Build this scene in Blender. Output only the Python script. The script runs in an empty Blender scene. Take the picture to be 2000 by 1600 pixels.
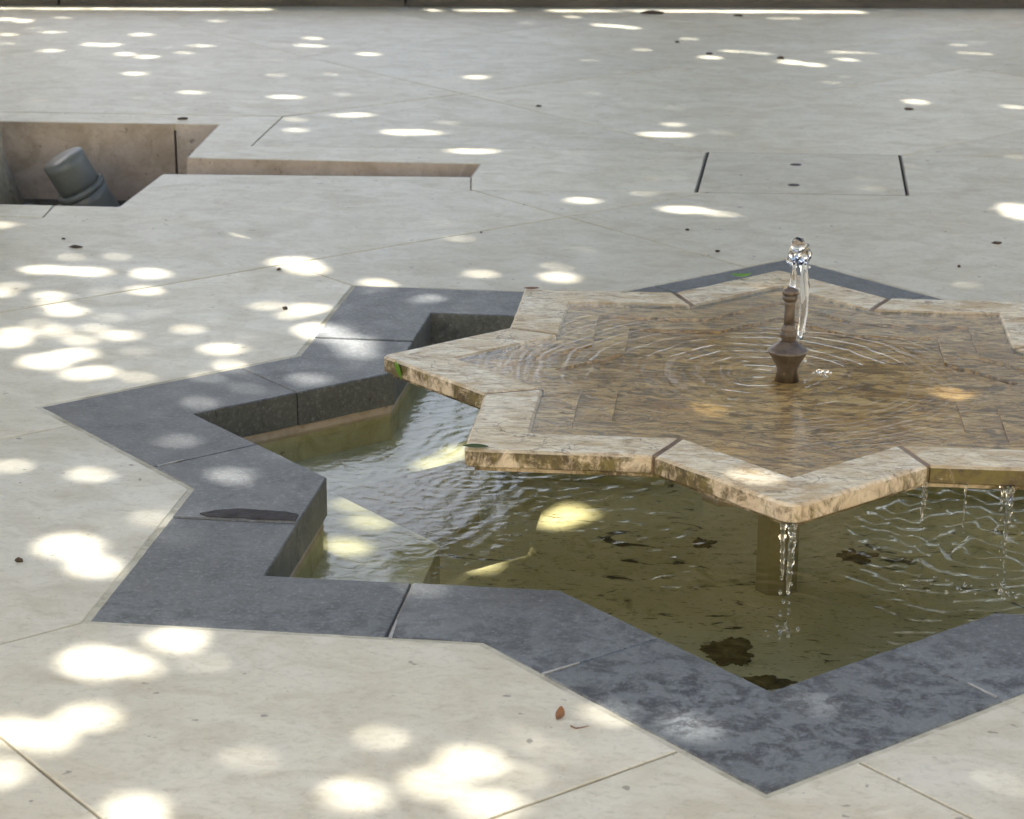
import bpy, bmesh, math, random
import numpy as np
from mathutils import Vector, Matrix, noise
from mathutils.geometry import delaunay_2d_cdt

random.seed(7)
rng = np.random.default_rng(7)
scn = bpy.context.scene
C = scn.collection
R = math.radians

# ------------------------------------------------------------------ camera
cam = bpy.data.cameras.new('camera')
cam.sensor_width = 36.0
cam.lens = 78.066
cam.clip_start = 0.05
cam.clip_end = 2000
cam.dof.use_dof = True
cam.dof.focus_distance = 4.1
cam.dof.aperture_fstop = 11.0
cam_o = bpy.data.objects.new('camera', cam)
C.objects.link(cam_o)
cr, cu, cf = Vector((0.99162182, 0.12914506, 0.00277892)), Vector((-0.04158097, 0.29875798, 0.95342262)), Vector((-0.1222996, 0.94555022, -0.3016249))
m = Matrix((cr, cu, -cf)).transposed().to_4x4()
m.translation = Vector((0.00457, -4.15499, 1.36210))
cam_o.matrix_world = m
scn.camera = cam_o

# ------------------------------------------------------------------ sky, sun, exposure
SUN_EL, SUN_AZ = 50.0, 140.0          # azimuth counted from +X towards +Y: behind the fountain, from the left
sd = Vector((math.cos(R(SUN_EL)) * math.cos(R(SUN_AZ)), math.cos(R(SUN_EL)) * math.sin(R(SUN_AZ)), math.sin(R(SUN_EL))))
w = bpy.data.worlds.new('World')
scn.world = w
w.use_nodes = True
nt = w.node_tree
bg = nt.nodes['Background']
sky = nt.nodes.new('ShaderNodeTexSky')
sky.sky_type = 'NISHITA'
sky.sun_disc = False
sky.sun_elevation = R(SUN_EL)
sky.sun_rotation = R(90 - SUN_AZ)
sky.air_density = 1.0
sky.dust_density = 4.0
sky.ozone_density = 0.6
nt.links.new(sky.outputs[0], bg.inputs[0])
bg.inputs[1].default_value = 0.06
sun = bpy.data.lights.new('sun', 'SUN')
sun.energy = 5.0
sun.angle = R(0.56)
sun.color = (1.0, 0.985, 0.965)
sun_o = bpy.data.objects.new('sun', sun)
sun_o.rotation_euler = sd.to_track_quat('Z', 'Y').to_euler()
sun_o.location = sd * 40
C.objects.link(sun_o)
scn.view_settings.view_transform = 'Standard'
scn.view_settings.look = 'None'
scn.view_settings.gamma = 1.0
scn.view_settings.exposure = 2.42
scn.render.engine = 'CYCLES'
scn.cycles.use_denoising = True
scn.cycles.max_bounces = 8
scn.cycles.diffuse_bounces = 3
scn.cycles.glossy_bounces = 4
scn.cycles.use_adaptive_sampling = True
scn.cycles.adaptive_threshold = 0.03
scn.cycles.transparent_max_bounces = 16
scn.cycles.caustics_reflective = False
scn.cycles.sample_clamp_indirect = 6.0

# ------------------------------------------------------------------ helpers
def link(o, parent=None):
    C.objects.link(o)
    if parent is not None:
        o.parent = parent
    return o

def mesh_obj(name, verts, faces, mat, parent=None, loc=(0, 0, 0), smooth=False):
    me = bpy.data.meshes.new(name)
    me.from_pydata([tuple(v) for v in verts], [], [tuple(f) for f in faces])
    me.materials.append(mat)
    if smooth:
        for p in me.polygons:
            p.use_smooth = True
    me.update()
    o = bpy.data.objects.new(name, me)
    o.location = loc
    return link(o, parent)

def bm_obj(name, bm, mat, parent=None, loc=(0, 0, 0), smooth=False):
    bmesh.ops.recalc_face_normals(bm, faces=bm.faces[:])
    me = bpy.data.meshes.new(name)
    bm.to_mesh(me)
    bm.free()
    me.materials.append(mat)
    if smooth:
        for p in me.polygons:
            p.use_smooth = True
    o = bpy.data.objects.new(name, me)
    o.location = loc
    return link(o, parent)

def tag(o, label=None, cat=None, group=None, kind=None):
    if label: o['label'] = label
    if cat: o['category'] = cat
    if group: o['group'] = group
    if kind: o['kind'] = kind
    return o

def empty(name, loc, label=None, cat=None, group=None, kind=None):
    o = bpy.data.objects.new(name, None)
    o.empty_display_size = 0.05
    o.location = loc
    link(o)
    return tag(o, label, cat, group, kind)

K8 = math.sqrt(2) / (2 * math.cos(math.pi / 8))      # notch radius of an eight-pointed star of two squares

def star(Rr, rot=0.0, c=(0, 0)):
    """16 points, counter-clockwise, tip at even index (index 0 at angle 0)."""
    out = []
    for i in range(16):
        r = Rr if i % 2 == 0 else Rr * K8
        a = R(22.5 * i) + rot
        out.append((c[0] + r * math.cos(a), c[1] + r * math.sin(a)))
    return out

def inset(poly, d):
    """Move every edge of a counter-clockwise polygon inwards by d (mitred)."""
    n = len(poly)
    ds = d if isinstance(d, (list, tuple)) else [d] * n
    out = []
    for i in range(n):
        p0, p1, p2 = Vector(poly[i - 1]), Vector(poly[i]), Vector(poly[(i + 1) % n])
        e1, e2 = (p1 - p0), (p2 - p1)
        if e1.length < 1e-9 or e2.length < 1e-9:
            out.append(tuple(p1)); continue
        e1.normalize(); e2.normalize()
        n1, n2 = Vector((-e1.y, e1.x)), Vector((-e2.y, e2.x))
        d1, d2 = ds[i - 1], ds[i]
        det = n1.x * n2.y - n1.y * n2.x
        if abs(det) < 1e-3:
            q = n1 * d1
        else:
            q = Vector(((d1 * n2.y - d2 * n1.y) / det, (n1.x * d2 - n2.x * d1) / det))
        if q.length > 6 * max(d1, d2, 1e-4):
            q = q.normalized() * 6 * max(d1, d2)
        out.append((p1.x + q.x, p1.y + q.y))
    return out

def roughen(poly, amp, step=.03, seed=0.0, fixed=()):
    """Subdivide the edges and let them wander a little, as sawn and chipped stone does."""
    out = []
    n = len(poly)
    for i in range(n):
        a, c = Vector(poly[i]), Vector(poly[(i + 1) % n])
        L = (c - a).length
        out.append(tuple(a))
        if i in fixed or L < step * 1.5: continue
        e = (c - a).normalized(); nn = Vector((-e.y, e.x))
        k = int(L / step)
        for j in range(1, k):
            p = a + (c - a) * (j / k)
            q = noise.noise(Vector((p.x * 28, p.y * 28, seed))) + .6 * noise.noise(Vector((p.x * 75, p.y * 75, seed + 5)))
            chip = max(0.0, noise.noise(Vector((p.x * 19, p.y * 19, seed + 9))) - .42) * 5
            out.append(tuple(p + nn * amp * (q + chip)))
    return out

def area2(poly):
    return sum(poly[i - 1][0] * poly[i][1] - poly[i][0] * poly[i - 1][1] for i in range(len(poly)))

def prism(name, poly, z0, z1, mat, parent=None, cham=0.0, loc=(0, 0, 0), bottom_cham=0.0):
    """Extruded polygon with a chamfered top edge."""
    if area2(poly) < 0:
        poly = poly[::-1]
    n = len(poly)
    rings = []
    if bottom_cham:
        rings += [(inset(poly, bottom_cham), z0), (poly, z0 + bottom_cham)]
    else:
        rings += [(poly, z0)]
    if cham:
        rings += [(poly, z1 - cham), (inset(poly, cham), z1)]
    else:
        rings += [(poly, z1)]
    v, f = [], []
    for pl, z in rings:
        v += [(x - loc[0], y - loc[1], z - loc[2]) for x, y in pl]
    for k in range(len(rings) - 1):
        for i in range(n):
            j = (i + 1) % n
            f.append((k * n + i, k * n + j, (k + 1) * n + j, (k + 1) * n + i))
    f.append(tuple(range(n - 1, -1, -1)))
    f.append(tuple((len(rings) - 1) * n + i for i in range(n)))
    return mesh_obj(name, v, f, mat, parent, (0, 0, 0) if parent is not None else loc)

def ring(name, pa, za, pb, zb, mat, parent=None, loc=(0, 0, 0)):
    n = len(pa)
    v = [(x - loc[0], y - loc[1], za - loc[2]) for x, y in pa] + [(x - loc[0], y - loc[1], zb - loc[2]) for x, y in pb]
    f = [(i, (i + 1) % n, n + (i + 1) % n, n + i) for i in range(n)]
    return mesh_obj(name, v, f, mat, parent, (0, 0, 0) if parent is not None else loc)

def in_poly(x, y, poly):
    c = False
    for i in range(len(poly)):
        (x1, y1), (x2, y2) = poly[i - 1], poly[i]
        if (y1 > y) != (y2 > y) and x < (x2 - x1) * (y - y1) / (y2 - y1) + x1:
            c = not c
    return c

def lathe(name, prof, mat, parent, seg=40, smooth=True):
    v, f = [], []
    for r, z in prof:
        for i in range(seg):
            a = 2 * math.pi * i / seg
            v.append((r * math.cos(a), r * math.sin(a), z))
    for k in range(len(prof) - 1):
        for i in range(seg):
            j = (i + 1) % seg
            f.append((k * seg + i, k * seg + j, (k + 1) * seg + j, (k + 1) * seg + i))
    f.append(tuple(range(seg - 1, -1, -1)))
    f.append(tuple((len(prof) - 1) * seg + i for i in range(seg)))
    o = mesh_obj(name, v, f, mat, parent, smooth=smooth)
    return o

def tube(path, radii, seg=14, wob=0.0, seed=0, cap=True):
    """Vertices and faces of a tube along a path, with uneven radius."""
    v, f = [], []
    n = len(path)
    for k in range(n):
        p = Vector(path[k])
        t = (Vector(path[min(k + 1, n - 1)]) - Vector(path[max(k - 1, 0)])).normalized()
        a = t.cross(Vector((0.31, 0.95, 0.05)))
        if a.length < 1e-3: a = t.cross(Vector((1, 0, 0)))
        a.normalize(); b = t.cross(a)
        for i in range(seg):
            an = 2 * math.pi * i / seg
            rr = radii[k]
            if wob:
                rr *= 1 + wob * noise.noise(Vector((math.cos(an) * 1.3 + seed, math.sin(an) * 1.3, k * 0.55 + seed * 3.1)))
            v.append(p + (a * math.cos(an) + b * math.sin(an)) * rr)
    for k in range(n - 1):
        for i in range(seg):
            j = (i + 1) % seg
            f.append((k * seg + i, k * seg + j, (k + 1) * seg + j, (k + 1) * seg + i))
    if cap:
        f.append(tuple(range(seg - 1, -1, -1)))
        f.append(tuple((n - 1) * seg + i for i in range(seg)))
    return v, f

# ------------------------------------------------------------------ materials
class NB:
    """Tiny node-tree builder."""
    def __init__(self, name):
        self.m = bpy.data.materials.new(name)
        self.m.use_nodes = True
        self.t = self.m.node_tree
        self.t.nodes.clear()
        self.out = self.n('ShaderNodeOutputMaterial')
    def n(self, ty, **kw):
        x = self.t.nodes.new(ty)
        for k, v in kw.items():
            setattr(x, k, v)
        return x
    def l(self, a, b):
        self.t.links.new(a, b)
    def put(self, sock, v):
        if hasattr(v, 'is_linked') or hasattr(v, 'links'):
            self.l(v, sock)
        else:
            sock.default_value = v
    def coord(self, scale=(1, 1, 1), rot=(0, 0, 0), rand=True):
        tc = self.n('ShaderNodeTexCoord')
        mp = self.n('ShaderNodeMapping')
        mp.inputs['Scale'].default_value = scale
        mp.inputs['Rotation'].default_value = rot
        src = tc.outputs['Object']
        if rand:
            oi = self.n('ShaderNodeObjectInfo')
            mu = self.n('ShaderNodeMath', operation='MULTIPLY')
            self.l(oi.outputs['Random'], mu.inputs[0]); mu.inputs[1].default_value = 37.0
            va = self.n('ShaderNodeVectorMath', operation='ADD')
            self.l(src, va.inputs[0]); self.l(mu.outputs[0], va.inputs[1])
            src = va.outputs[0]
        self.l(src, mp.inputs['Vector'])
        return mp.outputs[0]
    def noise(self, vec, scale, detail=4.0, rough=0.55, dist=0.0, out='Fac'):
        x = self.n('ShaderNodeTexNoise')
        self.l(vec, x.inputs['Vector'])
        x.inputs['Scale'].default_value = scale
        x.inputs['Detail'].default_value = detail
        x.inputs['Roughness'].default_value = rough
        x.inputs['Distortion'].default_value = dist
        return x.outputs[out]
    def voro(self, vec, scale, feature='F1', out='Distance'):
        x = self.n('ShaderNodeTexVoronoi', feature=feature)
        self.l(vec, x.inputs['Vector'])
        x.inputs['Scale'].default_value = scale
        return x.outputs[out]
    def ramp(self, fac, stops):
        x = self.n('ShaderNodeValToRGB')
        self.l(fac, x.inputs[0])
        el = x.color_ramp.elements
        while len(el) < len(stops):
            el.new(0.5)
        for e, (p, c) in zip(el, stops):
            e.position = p
            e.color = (c, c, c, 1) if isinstance(c, (int, float)) else (*c, 1)
        return x.outputs[0]
    def mix(self, fac, a, b, blend='MIX'):
        x = self.n('ShaderNodeMix', data_type='RGBA', blend_type=blend)
        self.put(x.inputs[0], fac)
        for s, v in ((x.inputs[6], a), (x.inputs[7], b)):
            if isinstance(v, tuple): s.default_value = (*v, 1)
            else: self.l(v, s)
        return x.outputs[2]
    def math(self, op, a, b=0.0, clamp=False):
        x = self.n('ShaderNodeMath', operation=op, use_clamp=clamp)
        self.put(x.inputs[0], a); self.put(x.inputs[1], b)
        return x.outputs[0]
    def bump(self, h, strength, dist=0.01, normal=None):
        x = self.n('ShaderNodeBump')
        x.inputs['Strength'].default_value = strength
        x.inputs['Distance'].default_value = dist
        self.l(h, x.inputs['Height'])
        if normal is not None: self.l(normal, x.inputs['Normal'])
        return x.outputs[0]
    def principled(self, color, rough=0.5, normal=None, spec=0.5, metal=0.0):
        x = self.n('ShaderNodeBsdfPrincipled')
        if isinstance(color, tuple): x.inputs['Base Color'].default_value = (*color, 1)
        else: self.l(color, x.inputs['Base Color'])
        self.put(x.inputs['Roughness'], rough)
        x.inputs['Specular IOR Level'].default_value = spec
        x.inputs['Metallic'].default_value = metal
        if normal is not None: self.l(normal, x.inputs['Normal'])
        self.l(x.outputs[0], self.out.inputs[0])
        return self.m

def limestone(name, c1, c2, stain, rough=0.42, tint=0.17, stain_amt=0.5, rand=True, pit=1.0):
    b = NB(name)
    v = b.coord(rand=rand)
    vs = b.coord(scale=(0.9, 1.3, 1), rot=(0, 0, 0.13), rand=rand)
    big = b.noise(v, 2.2, 6, 0.6, 0.4)
    col = b.mix(b.ramp(big, [(0.35, 0.0), (0.68, 1.0)]), c1, c2)
    cloud = b.noise(vs, 9.0, 7, 0.68, 0.8)
    col = b.mix(b.math('MULTIPLY', b.ramp(cloud, [(0.44, 0.0), (0.68, 1.0)]), stain_amt), col, stain)
    fine = b.noise(vs, 55.0, 7, 0.8, 0.6)
    col = b.mix(b.math('MULTIPLY', b.ramp(fine, [(0.50, 0.0), (0.72, 1.0)]), 0.5 * pit), col, (stain[0] * .62, stain[1] * .6, stain[2] * .55))
    blot = b.noise(v, 3.6, 4, 0.5, 1.0)
    col = b.mix(b.math('MULTIPLY', b.ramp(blot, [(0.56, 0.0), (0.66, 1.0)]), 0.4 * stain_amt), col, (stain[0] * .8, stain[1] * .8, stain[2] * .72))
    # shelly flecks
    fl = b.noise(vs, 130.0, 4, 0.8, 1.5)
    col = b.mix(b.math('MULTIPLY', b.ramp(fl, [(0.62, 0.0), (0.70, 1.0)]), 0.6 * pit), col, (0.22, 0.20, 0.16))
    pits = b.noise(v, 34.0, 2, 0.5)
    pits = b.ramp(pits, [(0.715, 0.0), (0.745, 1.0)])
    col = b.mix(b.math('MULTIPLY', pits, 0.65 * pit), col, (0.16, 0.14, 0.11))
    if rand:
        oi = b.n('ShaderNodeObjectInfo')
        hs = b.n('ShaderNodeHueSaturation')
        b.l(col, hs.inputs['Color'])
        b.l(b.math('ADD', b.math('MULTIPLY', oi.outputs['Random'], tint), 1.0 - tint * 0.5), hs.inputs['Value'])
        col = hs.outputs[0]
    h = b.math('SUBTRACT', b.math('MULTIPLY', fine, 0.5), b.math('MULTIPLY', pits, 0.6))
    nrm = b.bump(h, 0.22, 0.002)
    rg = b.math('ADD', b.math('MULTIPLY', cloud, 0.22), rough - 0.1)
    return b.principled(col, rg, nrm, 0.2)

M = {}
M['paving'] = limestone('paving_limestone', (0.560, 0.508, 0.375), (0.635, 0.592, 0.465), (0.44, 0.378, 0.25), 0.40, stain_amt=0.62)
M['grout'] = limestone('grout', (0.56, 0.52, 0.40), (0.47, 0.43, 0.31), (0.22, 0.19, 0.12), 0.8, stain_amt=0.7, rand=False)
M['joint'] = limestone('dirty_joint', (0.33, 0.285, 0.19), (0.45, 0.40, 0.29), (0.13, 0.11, 0.07), 0.85, stain_amt=0.9, rand=False)
M['pink'] = limestone('pink_stone', (0.40, 0.325, 0.27), (0.53, 0.47, 0.415), (0.30, 0.25, 0.18), 0.6, stain_amt=0.7)
M['ledge'] = limestone('ledge_stone', (0.43, 0.415, 0.29), (0.52, 0.50, 0.37), (0.29, 0.28, 0.14), 0.6, stain_amt=0.8, rand=False)

def bluestone(name):
    """Honed bluestone: speckled grey; damp, blotchy towards the front point where the water splashes."""
    b = NB(name)
    v = b.coord()
    wv = b.n('ShaderNodeTexCoord').outputs['Object']
    big = b.noise(v, 5.0, 5, 0.6, 0.6)
    dry = b.mix(b.ramp(big, [(0.3, 0.0), (0.7, 1.0)]), (0.071, 0.072, 0.066), (0.109, 0.110, 0.100))
    cl = b.noise(v, 11.0, 9, 0.68, 1.0)
    dry = b.mix(b.math('MULTIPLY', b.ramp(cl, [(0.34, 1.0), (0.50, 0.0)]), 0.7), dry, (0.044, 0.045, 0.046))
    vein = b.noise(b.coord(scale=(1, 2.4, 1), rot=(0, 0, 0.6)), 16.0, 8, 0.75, 1.0)
    dry = b.mix(b.math('MULTIPLY', b.ramp(vein, [(0.55, 0.0), (0.70, 1.0)]), 0.45), dry, (0.135, 0.145, 0.145))
    c2 = b.noise(wv, 21.0, 10, 0.70, 0.4)
    damp = b.mix(b.ramp(c2, [(0.43, 0.0), (0.54, 1.0)]), (0.043, 0.044, 0.043), (0.135, 0.144, 0.137))
    sp = b.n('ShaderNodeSeparateXYZ'); b.l(wv, sp.inputs[0])
    wob = b.math('ADD', sp.outputs['Y'], b.math('MULTIPLY', b.noise(wv, 3.0, 4, 0.6), 0.5))
    fr = b.ramp(b.math('ADD', wob, 2.0), [(0.0, 1.0), (1.0, 0.0)])
    mr = b.n('ShaderNodeMapRange'); b.l(wob, mr.inputs[0])
    mr.inputs[1].default_value = -.90; mr.inputs[2].default_value = -.60; mr.inputs[3].default_value = 1.0; mr.inputs[4].default_value = 0.0
    col = b.mix(mr.outputs[0], dry, damp)
    cr = b.voro(b.coord(scale=(1, 1.4, 1)), 26.0, 'DISTANCE_TO_EDGE')
    crm = b.math('MULTIPLY', b.ramp(cr, [(0.0, 1.0), (0.045, 0.0)]), b.ramp(b.noise(v, 4.0, 3), [(0.52, 0.0), (0.66, 0.4)]))
    col = b.mix(crm, col, (0.03, 0.03, 0.032))
    fine = b.noise(v, 110.0, 7, 0.88)
    col = b.mix(b.math('MULTIPLY', b.ramp(fine, [(0.52, 0.0), (0.66, 1.0)]), 0.9), col, (0.215, 0.225, 0.22))
    col = b.mix(b.math('MULTIPLY', b.ramp(fine, [(0.30, 1.0), (0.46, 0.0)]), 0.65), col, (0.025, 0.026, 0.027))
    sh = b.noise(b.coord(scale=(1, 3, 1), rot=(0, 0, 0.5)), 24.0, 2, 0.5)
    col = b.mix(b.math('MULTIPLY', b.ramp(sh, [(0.72, 0.0), (0.745, 1.0)]), 0.7), col, (0.03, 0.025, 0.022))
    lime = b.noise(v, 7.0, 8, 0.7, 0.5)
    col = b.mix(b.math('MULTIPLY', b.ramp(lime, [(0.64, 0.0), (0.78, 1.0)]), 0.5), col, (0.24, 0.245, 0.24))
    oi = b.n('ShaderNodeObjectInfo')
    hs = b.n('ShaderNodeHueSaturation')
    b.l(col, hs.inputs['Color'])
    b.l(b.math('ADD', b.math('MULTIPLY', oi.outputs['Random'], 0.28), 0.88), hs.inputs['Value'])
    nrm = b.bump(b.math('ADD', b.math('MULTIPLY', fine, 0.8), cl), 0.32, 0.0018)
    rg = b.math('ADD', b.math('MULTIPLY', b.noise(v, 20.0, 5), 0.25), 0.34)
    return b.principled(hs.outputs[0], rg, nrm, 0.42)

M['blue'] = bluestone('bluestone_honed')

def basin_stone(name, c1, c2, stain, dark, stain_lo, stain_hi, side_algae, rough, crack=0.8, streak=(1.0, 2.6, 1.0), dk_lo=0.53):
    b = NB(name)
    v = b.coord()
    vs = b.coord(scale=streak, rot=(0, 0, 0.13))
    col = b.mix(b.ramp(b.noise(v, 6.0, 5, 0.6, 0.5), [(0.35, 0.0), (0.65, 1.0)]), c1, c2)
    st = b.noise(vs, 8.0, 9, 0.68, 1.4)
    col = b.mix(b.ramp(st, [(stain_lo, 0.0), (stain_hi, 1.0)]), col, stain)
    dk = b.noise(vs, 17.0, 9, 0.76, 1.6)
    col = b.mix(b.math('MULTIPLY', b.ramp(dk, [(dk_lo, 0.0), (dk_lo + 0.12, 1.0)]), 0.9), col, dark)
    fine = b.noise(vs, 48.0, 8, 0.85, 1.2)
    col = b.mix(b.math('MULTIPLY', b.ramp(fine, [(0.51, 0.0), (0.66, 1.0)]), 0.75), col, (dark[0] * .8, dark[1] * .8, dark[2] * .8))
    # hairline cracks
    wv = b.n('ShaderNodeVectorMath', operation='ADD')
    b.l(v, wv.inputs[0])
    nn = b.noise(v, 9.0, 4, 0.6, 0.0, 'Color')
    sc = b.n('ShaderNodeVectorMath', operation='SCALE'); b.l(nn, sc.inputs[0]); sc.inputs['Scale'].default_value = 0.16
    b.l(sc.outputs[0], wv.inputs[1])
    ck = b.voro(wv.outputs[0], 9.0, 'DISTANCE_TO_EDGE')
    ckm = b.math('MULTIPLY', b.ramp(ck, [(0.0, 1.0), (0.014, 0.0)]), b.ramp(b.noise(v, 7.0, 2), [(0.5, 0.0), (0.56, crack)]))
    col = b.mix(ckm, col, (0.07, 0.045, 0.02))
    if side_algae:
        g = b.n('ShaderNodeNewGeometry')
        sx = b.n('ShaderNodeSeparateXYZ'); b.l(g.outputs['Normal'], sx.inputs[0])
        side = b.ramp(sx.outputs['Z'], [(0.35, 1.0), (0.95, 0.0)])
        al = b.noise(b.coord(scale=(1, 1, 0.7)), 34.0, 9, 0.8, 0.6)
        reg = b.ramp(b.noise(b.coord(rand=True), 4.5, 3, 0.5), [(0.36, 0.30), (0.62, 0.07)])
        alm = b.math('MULTIPLY', b.ramp(b.math('SUBTRACT', al, reg), [(0.20, 0.0), (0.34, 1.0)]), side)
        alc = b.mix(b.ramp(b.noise(v, 28.0, 5, 0.7), [(0.40, 0.0), (0.6, 1.0)]), (0.125, 0.095, 0.015), (0.038, 0.022, 0.006))
        pinky = b.mix(side, col, b.mix(0.6, col, (0.60, 0.47, 0.36)))
        col = b.mix(b.math('MULTIPLY', alm, 0.92), pinky, alc)
    nrm = b.bump(b.math('ADD', st, b.math('MULTIPLY', fine, 0.4)), 0.3, 0.002)
    return b.principled(col, rough, nrm, 0.5)

M['rim'] = basin_stone('basin_rim_stone', (0.70, 0.595, 0.385), (0.76, 0.695, 0.52), (0.46, 0.32, 0.145), (0.24, 0.155, 0.07), 0.42, 0.64, True, 0.42, 1.0, (1.0, 2.2, 1.0), 0.50)
M['basin'] = basin_stone('basin_floor_stone', (0.57, 0.38, 0.145), (0.68, 0.495, 0.235), (0.34, 0.19, 0.055), (0.10, 0.055, 0.02), 0.40, 0.62, False, 0.5, 0.8, (0.8, 2.0, 1.0), 0.46)
M['under'] = basin_stone('basin_layer_stone', (0.38, 0.32, 0.24), (0.46, 0.38, 0.30), (0.20, 0.16, 0.08), (0.06, 0.05, 0.03), 0.40, 0.62, True, 0.5)
M['filler'] = limestone('rust_mortar', (0.20, 0.14, 0.09), (0.30, 0.22, 0.15), (0.10, 0.065, 0.04), 0.7, stain_amt=0.9, rand=False)

def well_floor():
    b = NB('algae_floor')
    v = b.coord(rand=False)
    col = b.mix(b.ramp(b.noise(v, 3.5, 6, 0.6, 0.8), [(0.35, 0.0), (0.68, 1.0)]), (0.55, 0.49, 0.30), (0.66, 0.60, 0.41))
    col = b.mix(b.ramp(b.noise(v, 9.0, 6, 0.65, 2.2), [(0.56, 0.0), (0.74, 0.9)]), col, (0.27, 0.245, 0.10))
    dk = b.noise(b.coord(scale=(1, 2, 1), rand=False), 6.5, 7, 0.6, 1.6)
    col = b.mix(b.ramp(dk, [(0.60, 0.0), (0.655, 0.93)]), col, (0.035, 0.022, 0.008))
    sp = b.noise(b.coord(scale=(1, 3.0, 1), rot=(0, 0, 0.2), rand=False), 42.0, 4, 0.6, 1.0)
    col = b.mix(b.ramp(sp, [(0.60, 0.0), (0.66, 0.8)]), col, (0.09, 0.055, 0.02))
    return b.principled(col, 0.8, None, 0.3)
M['well'] = well_floor()

def water(name, tint, fine_amp, rings=None):
    """Clear water: a Fresnel-weighted reflection over a tinted clear body."""
    b = NB(name)
    tc = b.n('ShaderNodeTexCoord')
    v = tc.outputs['Object']
    h = b.math('MULTIPLY', b.noise(v, 38.0, 4, 0.55, 0.8), fine_amp)
    if rings:
        ln = b.n('ShaderNodeVectorMath', operation='LENGTH')
        wv = b.n('ShaderNodeVectorMath', operation='ADD')
        nn = b.noise(v, 5.0, 3, 0.5, 0.0, 'Color')
        sc = b.n('ShaderNodeVectorMath', operation='SCALE'); b.l(nn, sc.inputs[0]); sc.inputs['Scale'].default_value = 0.085
        b.l(v, wv.inputs[0]); b.l(sc.outputs[0], wv.inputs[1])
        b.l(wv.outputs[0], ln.inputs[0])
        r = ln.outputs['Value']
        s1 = b.math('SINE', b.math('MULTIPLY', r, 2 * math.pi / 0.022))
        s2 = b.math('SINE', b.math('MULTIPLY', r, 2 * math.pi / 0.0145))
        ring_h = b.math('ADD', s1, b.math('MULTIPLY', s2, 0.5))
        fall = b.math('POWER', 2.718, b.math('MULTIPLY', r, -1.8))
        far = b.ramp(r, [(0.22, 0.0), (0.55, 1.0)])
        h = b.math('ADD', h, b.math('MULTIPLY', b.math('MULTIPLY', b.noise(v, 85.0, 3, 0.6, 1.5), far), 0.0011))
        mod = b.ramp(b.noise(v, 6.0, 3), [(0.3, 0.35), (0.7, 1.0)])
        h = b.math('ADD', h, b.math('MULTIPLY', b.math('MULTIPLY', b.math('MULTIPLY', ring_h, fall), mod), rings))
    nrm = b.bump(h, 1.0, 1.0)
    gl = b.n('ShaderNodeBsdfGlossy'); gl.inputs['Roughness'].default_value = 0.045
    gl.inputs['Color'].default_value = (1, 1, 1, 1)
    b.l(nrm, gl.inputs['Normal'])
    tr = b.n('ShaderNodeBsdfTransparent'); tr.inputs['Color'].default_value = (*tint, 1)
    ge = b.n('ShaderNodeNewGeometry')
    dt = b.n('ShaderNodeVectorMath', operation='DOT_PRODUCT')
    b.l(nrm, dt.inputs[0]); b.l(ge.outputs['Incoming'], dt.inputs[1])
    one = b.math('SUBTRACT', 1.0, b.math('ABSOLUTE', dt.outputs['Value']), True)
    fr = b.math('ADD', b.math('MULTIPLY', b.math('POWER', one, 5.0), 0.98), 0.02, True)   # Schlick, the same from both sides
    mx = b.n('ShaderNodeMixShader')
    b.l(fr, mx.inputs[0]); b.l(tr.outputs[0], mx.inputs[1]); b.l(gl.outputs[0], mx.inputs[2])
    b.l(mx.outputs[0], b.out.inputs[0])
    return b.m
M['pool_water'] = water('pool_water', (0.88, 0.87, 0.72), 0.0010)
M['film'] = water('basin_water', (0.93, 0.89, 0.78), 0.0004, 0.00034)

def glassy():
    b = NB('clear_falling_water')
    g = b.n('ShaderNodeBsdfGlass'); g.inputs['IOR'].default_value = 1.333; g.inputs['Roughness'].default_value = 0.0
    b.l(g.outputs[0], b.out.inputs[0])
    return b.m
M['jet'] = glassy()

def simple(name, c1, c2, scale, rough, metal=0.0, spec=0.5, bump=0.2, dist=0.4, stretch=(1, 1, 1)):
    b = NB(name)
    v = b.coord(scale=stretch)
    n1 = b.noise(v, scale, 6, 0.65, dist)
    col = b.mix(b.ramp(n1, [(0.32, 0.0), (0.68, 1.0)]), c1, c2)
    nrm = b.bump(n1, bump, 0.004)
    return b.principled(col, rough, nrm, spec, metal)
M['bronze'] = simple('bronze_patina', (0.07, 0.052, 0.04), (0.15, 0.118, 0.09), 60.0, 0.45, 0.3, 0.5, 0.15)
M['pvc'] = simple('grey_pvc', (0.12, 0.13, 0.115), (0.175, 0.185, 0.165), 8.0, 0.38, 0.0, 0.5, 0.03)
M['soil'] = simple('pit_soil', (0.05, 0.043, 0.032), (0.16, 0.14, 0.11), 30.0, 0.95, 0.0, 0.2, 0.8)
M['bark'] = simple('bark', (0.16, 0.14, 0.10), (0.36, 0.33, 0.26), 26.0, 0.9, 0.0, 0.2, 1.0, 1.5, (1, 1, 0.25))
M['pebble'] = simple('pebble', (0.22, 0.21, 0.19), (0.42, 0.40, 0.36), 20.0, 0.8)
M['step'] = simple('dark_step_stone', (0.052, 0.046, 0.04), (0.11, 0.098, 0.082), 7.0, 0.7, 0.0, 0.3, 0.3, 0.6, (0.5, 1, 3))
M['ground'] = simple('outer_ground', (0.28, 0.26, 0.21), (0.38, 0.35, 0.29), 1.5, 0.9)
M['metal'] = simple('shade_toned_steel', (0.11, 0.11, 0.095), (0.20, 0.19, 0.165), 40.0, 0.55, 0.4)
M['hole'] = simple('socket_shadow', (0.02, 0.02, 0.018), (0.05, 0.047, 0.043), 30.0, 0.8)  # near-black colour stands in for shade inside sockets and cover gaps
M['dry'] = simple('dry_leaf', (0.12, 0.05, 0.022), (0.24, 0.11, 0.045), 60.0, 0.7)
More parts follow.
